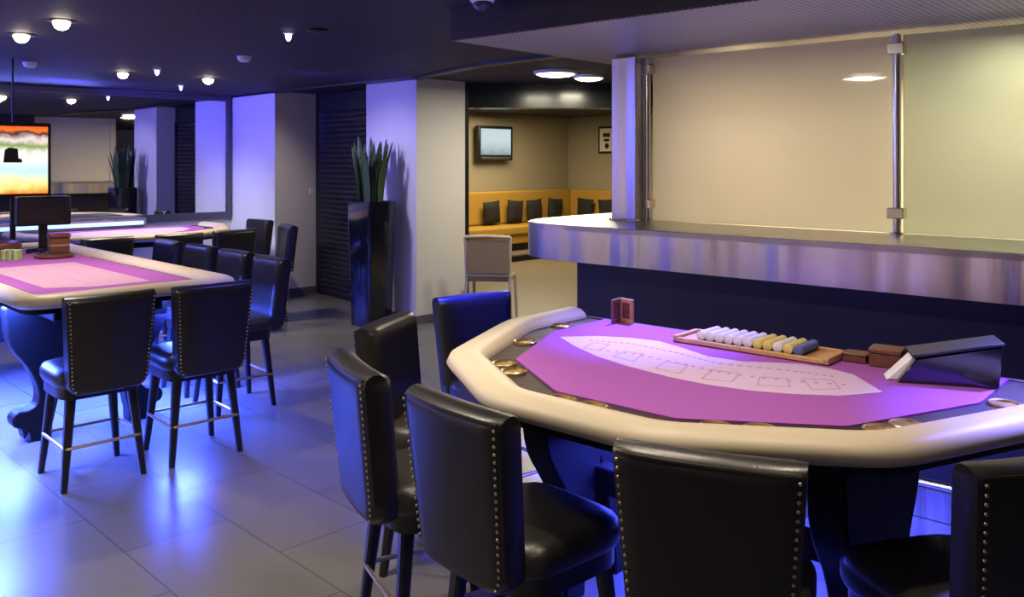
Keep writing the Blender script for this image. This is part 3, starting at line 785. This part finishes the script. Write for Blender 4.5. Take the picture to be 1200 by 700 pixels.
# dealer terminal, boxes and chips at the far end
tm = thing('dealer_terminal', 'dark boxy terminal on a stem beside the roulette display', 'terminal', pw(7.40, 2.15, TOPF + .001), math.atan2(.62, .78))
MB().box(-.09, .09, -.07, .07, 0, .02).build('foot', 'black', tm, .004)
MB().box(-.03, .03, -.02, .02, .02, .22).build('stem', 'black', tm, .004)
MB().box(-.19, .19, -.07, .07, .20, .43).build('housing', mat('terminal_plastic', (.020, .016, .020), .4), tm, .015)
MB().box(-.15, .15, -.073, -.069, .24, .40).build('panel', mat('terminal_panel', (.035, .028, .034), .25), tm)
bx = thing('wooden_card_box', 'upright dark brown box standing on the round tray at the roulette table', 'box', pw(6.86, 2.10, TOPF + .030), math.atan2(.62, .78))
MB().box(-.065, .065, -.05, .05, 0, .11).build('body', 'brown', bx, .004)
MB().box(-.070, .070, -.055, .055, .112, .14).build('lid', 'brown', bx, .004)
MB().box(-.066, .066, -.0515, .051, .05, .062).build('band', 'gold_card', bx)
rd = thing('round_tray', 'round brown wooden tray under the upright box', 'tray', pw(6.80, 2.05, TOPF + .001))
MB().lathe([(.12, 0), (.13, .008), (.13, .022), (.12, .028)], 28).build('disc', 'brown', rd)
MB().lathe([(.122, .0275), (.115, .0285), (.002, .0285)], 28).build('inset', 'race', rd)
# chip stacks
def chipstack(name, p, n, look, r=.0195):
    mb = MB()
    for j in range(n):
        mb.lathe([(r - .001, .0), (r, .0008), (r, .0030), (r - .001, .0036)], 16, (random.uniform(-.001, .001), random.uniform(-.001, .001)), j * .0036)
    o = mb.build('chip_stack', look); o.location = p; return o
p0 = at(13, 305, .9); k = 0
gl = ['front left', 'front middle', 'front right', 'back left', 'back middle', 'back right']
for j in range(2):
    for i in range(3):
        p = p0 + Vector((-.055 + i * .045, j * .045, 0)); p.z = TOPF + .001
        o = chipstack('chip_stack', p, 20, 'chipgreen'); tag(o, 'pale green chip stack at the left picture edge, %s of the block' % gl[k], 'chips', 'green chip stacks on the roulette table'); k += 1
for i, (px, py) in enumerate(((34, 297), (42, 296), (50, 297))):
    p = at(px, py, .9); p.z = TOPF + .001
    o = chipstack('chip_stack', p, 9, 'chipblack', .022); tag(o, 'low black chip stack between the green chips and the round tray, %s' % ('left one', 'middle one', 'right one')[i], 'chips', 'black chip stacks on the roulette table')

# ---------------------------------------------------------------- plant
p = at(434, 385, 0)
pl = thing('potted_snake_plant', 'snake plant in a tall glossy black planter before the white pillar', 'plant', (p.x - .02, p.y + .20, 0), R(-41))
rg = []
for w, z in ((.142, 0), (.144, .01), (.170, 1.20), (.170, 1.215), (.155, 1.215), (.152, 1.16)):
    rg.append([Vector((x, y, z)) for x, y in fillet([(-w, -w), (w, -w), (w, w), (-w, w)], .02, True, 3)])
pt = MB().rings(rg).build('planter', 'planter', pl)
MB().prism([(-.150, -.150), (.150, -.150), (.150, .150), (-.150, .150)], 1.13, 1.165).build('soil', 'soil', pl)
for k in range(32):
    a = k * 2.4; rr = .02 + .105 * ((k * 37 % 32) / 32) ** .7
    bx_, by_ = rr * math.cos(a), rr * math.sin(a)
    h = random.uniform(.48, .72) * (1.18 if k in (3, 8) else 1); lean = random.uniform(.08, .20); tw = random.uniform(-.8, .8); w0 = random.uniform(.030, .042)
    rows = 9; rg = []; eg = []
    for i in range(rows):
        f = i / (rows - 1); w = w0 * (.75 + .6 * f) * (1 - f ** 3.2) + .0015
        c = Vector((bx_ * (1 + lean * 5 * f * f), by_ * (1 + lean * 5 * f * f), 1.15 + h * f)); d = Vector((math.cos(a + 1.2 + tw * f), math.sin(a + 1.2 + tw * f), 0)); n = Vector((-d.y, d.x, 0))
        rg.append([c - d * w, c - d * w * .5 + n * .008, c + n * .010, c + d * w * .5 + n * .008, c + d * w, c + n * .004])
    lf = MB().rings(rg).build('leaf', 'leaf', pl, smooth=80)

# small switch on the pier
sw = MB().box(-.04, .04, -.012, 0, -.04, .04).build('light_switch', 'lampwhite', None, .004)
tag(sw, 'small pale light switch on the white pier left of the shutter', 'switch'); sp_ = pw(u2, v2 + .50, 1.25); sw.location = sp_ + Vector((0, 0, 0)); sw.rotation_euler = (0, 0, math.atan2(VW.y, VW.x))

# ---------------------------------------------------------------- ceiling fittings
def lamp(kind, name, loc, energy, color, size=.1, rot=None, spot=None, blend=.6, shape=None, sy=None):
    l = bpy.data.lights.new(name, kind); l.energy = energy; l.color = color
    if kind == 'AREA':
        l.size = size
        if sy: l.shape = 'RECTANGLE'; l.size_y = sy
    else: l.shadow_soft_size = size
    if spot: l.spot_size = R(spot); l.spot_blend = blend
    o = bpy.data.objects.new(name, l); COL.objects.link(o); o.location = loc
    if rot: o.rotation_euler = rot
    return o
def aim(o, tgt): o.rotation_euler = (Vector(tgt) - o.location).to_track_quat('-Z', 'Y').to_euler(); return o
WARM = (1, .84, .64)
def downlight(px, py, lab, r=.042, glow='glow', energy=0, spot=100, name='downlight', col=WARM):
    p = at(px, py, CEIL); t = thing(name, lab, 'ceiling light', (p.x, p.y, CEIL), 0, 'small ceiling lights')
    MB().lathe([(r * 1.6, .0), (r * 1.6, -.006), (r * 1.1, -.012), (r * 1.05, -.002)], 24).build('bezel', 'lampwhite' if glow != 'glow' else 'black', t)
    MB().lathe([(r * .95, -.004), (r * .92, -.022), (r * .7, -.044), (r * .35, -.055), (.001, -.058)], 20).build('bulb', glow, t)
    if energy: lamp('SPOT', 'downlight_lamp', (p.x, p.y, CEIL - .075), energy, col, .04, (0, 0, 0), spot)
    return t
ES = 110
downlight(72, 24, 'brightest ceiling downlight, nearest the camera over the roulette table', .05, energy=ES)
downlight(25, 40, 'bright ceiling downlight left of the brightest one', .05, energy=ES)
downlight(144, 85, 'ceiling downlight above the middle of the mirror', .05, energy=ES)
downlight(244, 92, 'ceiling downlight above the right end of the mirror', .055, energy=ES)
downlight(338, 38, 'tiny bluish ceiling light alone in the middle of the dark ceiling', .022, 'glowblue')
downlight(184, 81, 'tiny bluish ceiling light between the two downlights above the mirror', .022, 'glowblue')
downlight(212, 100, 'tiny ceiling light just left of the downlight at the mirror end', .018, 'glowblue')
for (px, py, lab) in ((286, 66, 'white smoke detector right of the downlights, above the white pier'), (35, 73, 'white smoke detector below the left downlight')):
    p = at(px, py, CEIL); t = thing('smoke_detector', lab, 'detector', (p.x, p.y, CEIL), 0, 'smoke detectors')
    MB().lathe([(.055, 0), (.055, -.012)], 20).build('base', 'lampwhite', t)
    MB().lathe([(.05, -.012), (.048, -.03), (.03, -.045), (.001, -.048)], 20).build('sensor_dome', 'lampwhite', t)
p = at(565, 4, CEIL - .03); t = thing('dome_camera', 'small dome security camera on the ceiling at the end of the dark beam', 'camera', (p.x, p.y, CEIL))
MB().lathe([(.062, 0), (.062, -.02), (.055, -.024)], 24).build('base', 'lampwhite', t)
MB().lathe([(.050, -.022), (.046, -.045), (.028, -.065), (.001, -.07)], 24).build('dome', mat('camera_dome', (.05, .05, .08), .08, coat=.8), t)
p = at(372, 35, CEIL); t = thing('ceiling_vent', 'small dark round vent right of the lone bluish light', 'vent', (p.x, p.y, CEIL))
MB().lathe([(.07, 0), (.07, -.008), (.055, -.012)], 24).build('ring', 'black', t)
MB().lathe([(.052, -.004), (.03, -.014), (.001, -.016)], 20).build('cap', 'black', t)
for (px, py, r, lab) in ((73.7, -122, .17, 'round ceiling lamp mirrored as a pale ellipse in the frosted glass'), (651, 86, .20, 'brighter round ceiling lamp in front of the lounge'), (690, 91, .15, 'fainter round ceiling lamp beside the steel column')):
    p = at(px, py, CEIL - .02); t = thing('round_ceiling_lamp', lab, 'ceiling light', (p.x, p.y, CEIL), 0, 'round ceiling lamps')
    MB().lathe([(r, 0), (r, -.02), (r * .95, -.03)], 32).build('rim', 'lampwhite', t)
    MB().lathe([(r * .93, -.026), (r * .7, -.045), (r * .3, -.055), (.001, -.057)], 32).build('diffuser', 'glowsoft', t)
    aim(lamp('AREA', 'lounge_lamp', (p.x, p.y, CEIL - .07), 26, (1, .90, .68), r * 1.6), (p.x, p.y, 0))

# ---------------------------------------------------------------- light
# blue strips under the tables
aim(lamp('AREA', 'under_table_blue', pw(6.1, 1.83, .64), 480, (.04, .08, 1), 1.9, None, sy=.5), pw(6.1, 1.83, 0))
for (u, v) in ((5.35, 1.22), (6.5, 1.1), (5.5, 2.30)):
    aim(lamp('AREA', 'under_rail_blue', pw(u, v, .79), 130, (.06, .12, 1), .4), pw(u, v, 0))
aim(lamp('AREA', 'under_table_blue', pw(8.5, 3.3, .64), 150, (.05, .09, 1), 1.0), pw(8.5, 3.3, 0))
aim(lamp('AREA', 'under_table_blue', pb(1.6, 2.9, .62), 90, (.06, .08, 1), .7), pb(1.6, 2.9, 0))
# blue strip along the top of the mirror: down the room and up onto the ceiling
aim(lamp('AREA', 'mirror_top_blue', pw(UM - .12, 1.2, 2.30), 60, (.16, .2, 1), 4.5, None, sy=.06), pw(UM - 1.6, 1.2, 1.2))
aim(lamp('AREA', 'mirror_uplight_blue', pw(UM - .8, .4, 1.9), 190, (.03, .06, 1), 3.4, None, sy=.4), pw(UM - .9, .6, 2.43))
# lavender spots on the white piers, blue near their tops
aim(lamp('SPOT', 'pier_spot', pw(8.9, 1.6, 2.2), 560, (.66, .66, 1), .1, None, 46, 1), pw(9.7, 4.6, .55))
aim(lamp('SPOT', 'pier_spot_blue', pw(9.3, 2.6, 2.3), 330, (.10, .09, 1), .1, None, 70, .9), pw(9.7, 4.6, 2.5))
aim(lamp('SPOT', 'pillar_spot', pw(7.0, 3.4, 2.35), 150, (.62, .56, 1), .1, None, 70, .9), pw(6.9, 5.3, 1.0))
aim(lamp('SPOT', 'pillar_spot_blue', pw(7.0, 3.9, 2.25), 30, (.14, .12, 1), .1, None, 90, .9), pw(6.9, 5.3, 2.2))
aim(lamp('SPOT', 'blue_floor_fill', pw(5.2, .2, 2.3), 850, (.46, .54, 1), .15, None, 56), pw(5.4, .75, 0))  # added pale blue fill, brightens the floor at the left
aim(lamp('SPOT', 'blue_floor_fill', pw(3.9, 2.6, 2.3), 150, (.12, .10, 1), .15, None, 70), pw(4.3, 2.9, 0))  # added fill, turns the floor by the near stools bluer
aim(lamp('SPOT', 'floor_fill', pw(2.6, 1.4, 2.35), 120, (1, .86, .70), .15, None, 90), pw(2.9, 1.4, 0))  # added warm fill over the nearest floor
aim(lamp('SPOT', 'blue_floor_fill', (-.9, 4.2, 2.3), 150, (.14, .10, 1), .1, None, 36, .8), (-.85, 4.1, 0))  # added narrow fill for a blue patch of floor
aim(lamp('SPOT', 'pier_side_fill', pw(7.2, 4.1, 2.35), 70, (1, .86, .80), .1, None, 50, .9), pw(9.4, 4.9, 1.1))  # added warm fill, lifts the right face of the pier
# blue spots by the bar
aim(lamp('SPOT', 'bar_blue_spot', pb(2.1, 3.6, 2.2), 900, (.16, .16, 1), .06, None, 42, 1), pb(1.9, 3.05, .9))
aim(lamp('SPOT', 'bar_blue_spot', pb(2.75, 2.75, 2.2), 1500, (.02, .03, 1), .06, None, 26, .8), Vector((-.13, 4.25, .85)))
aim(lamp('SPOT', 'bar_blue_spot', pb(.2, 3.6, 2.2), 1300, (.16, .16, 1), .06, None, 42, 1), pb(.34, 2.88, .9))
for u in (2.7, 1.7, .7):
    aim(lamp('SPOT', 'soffit_fill', pb(u, 3.42, .96), 18, (.56, .48, 1), .03, None, 100, .6), pb(u, 3.46, 2.3))  # added upward fill that tints the soffit, no fixture here
aim(lamp('SPOT', 'bar_blue_spot', pb(3.15, 3.3, 2.2), 500, (.02, .03, 1), .06, None, 30, .8), Vector((-.17, 4.2, .95)))
# warm downlights over the near table and the stools
for (x, y, e) in ((-.05, 2.35, 52), (.8, 2.0, 50), (.35, 2.75, 36), (.5, .9, 14)):
    lamp('SPOT', 'warm_downlight', (x, y, CEIL - .05), e, WARM, .06, (0, 0, 0), 110, .7)
# unseen fills added behind and left of the camera, giving the steel reflections
aim(lamp('AREA', 'wall_fill_warm', (-7.6, .6, 2.3), 160, (1, .80, .66), 1.2), (-9, .4, 1.0))
aim(lamp('AREA', 'wall_fill_lavender', (-7.4, 3.6, 2.3), 130, (.55, .42, 1), 1.0), (-9, 3.6, 1.0))
aim(lamp('AREA', 'wall_fill_warm', (-2.5, -1.8, 2.3), 30, (1, .82, .68), 1.2), (-2.5, -3.1, 1.2))
# lounge and bar interior
aim(lamp('AREA', 'bar_inside_spot', pb(.82, 4.82, 2.2), 7, (1, .93, .72), .16), pb(.82, 4.82, 0))
aim(lamp('AREA', 'lounge_ceiling_light', (.3, 13.2, CEIL - .05), 90, (1, .82, .52), 1.6), (.3, 13.2, 0))
aim(lamp('AREA', 'lounge_entry_light', (.6, 10.3, CEIL - .05), 30, (1, .85, .60), 1.0), (.6, 10.3, 0))
aim(lamp('AREA', 'bar_inside_light', pb(.7, 5.3, 2.2), 46, (1, .90, .68), .5), pb(.7, 5.3, 0))
aim(lamp('AREA', 'bar_inside_light', pb(2.2, 5.5, 2.2), 44, (1, .82, .62), .6), pb(2.2, 5.5, 0))
w = bpy.data.worlds.new('world'); sc.world = w; w.use_nodes = True
w.node_tree.nodes['Background'].inputs['Color'].default_value = (.30, .28, .40, 1); w.node_tree.nodes['Background'].inputs['Strength'].default_value = .05

# ---------------------------------------------------------------- camera
cam = bpy.data.cameras.new('camera'); co = bpy.data.objects.new('camera', cam); COL.objects.link(co)
cam.sensor_width = 36; cam.lens = 36 * F / 1200; cam.shift_x = 0; cam.shift_y = -(350 - HZ) / 1200
cam.clip_start = .05
co.location = (0, 0, CAMH); co.rotation_euler = (R(90), 0, 0)
sc.camera = co
sc.view_settings.view_transform = 'Standard'; sc.view_settings.look = 'None'; sc.view_settings.gamma = 1; sc.view_settings.use_curve_mapping = False
sc.view_settings.exposure = 0
sc.cycles.use_denoising = True
sc.cycles.sample_clamp_indirect = 6
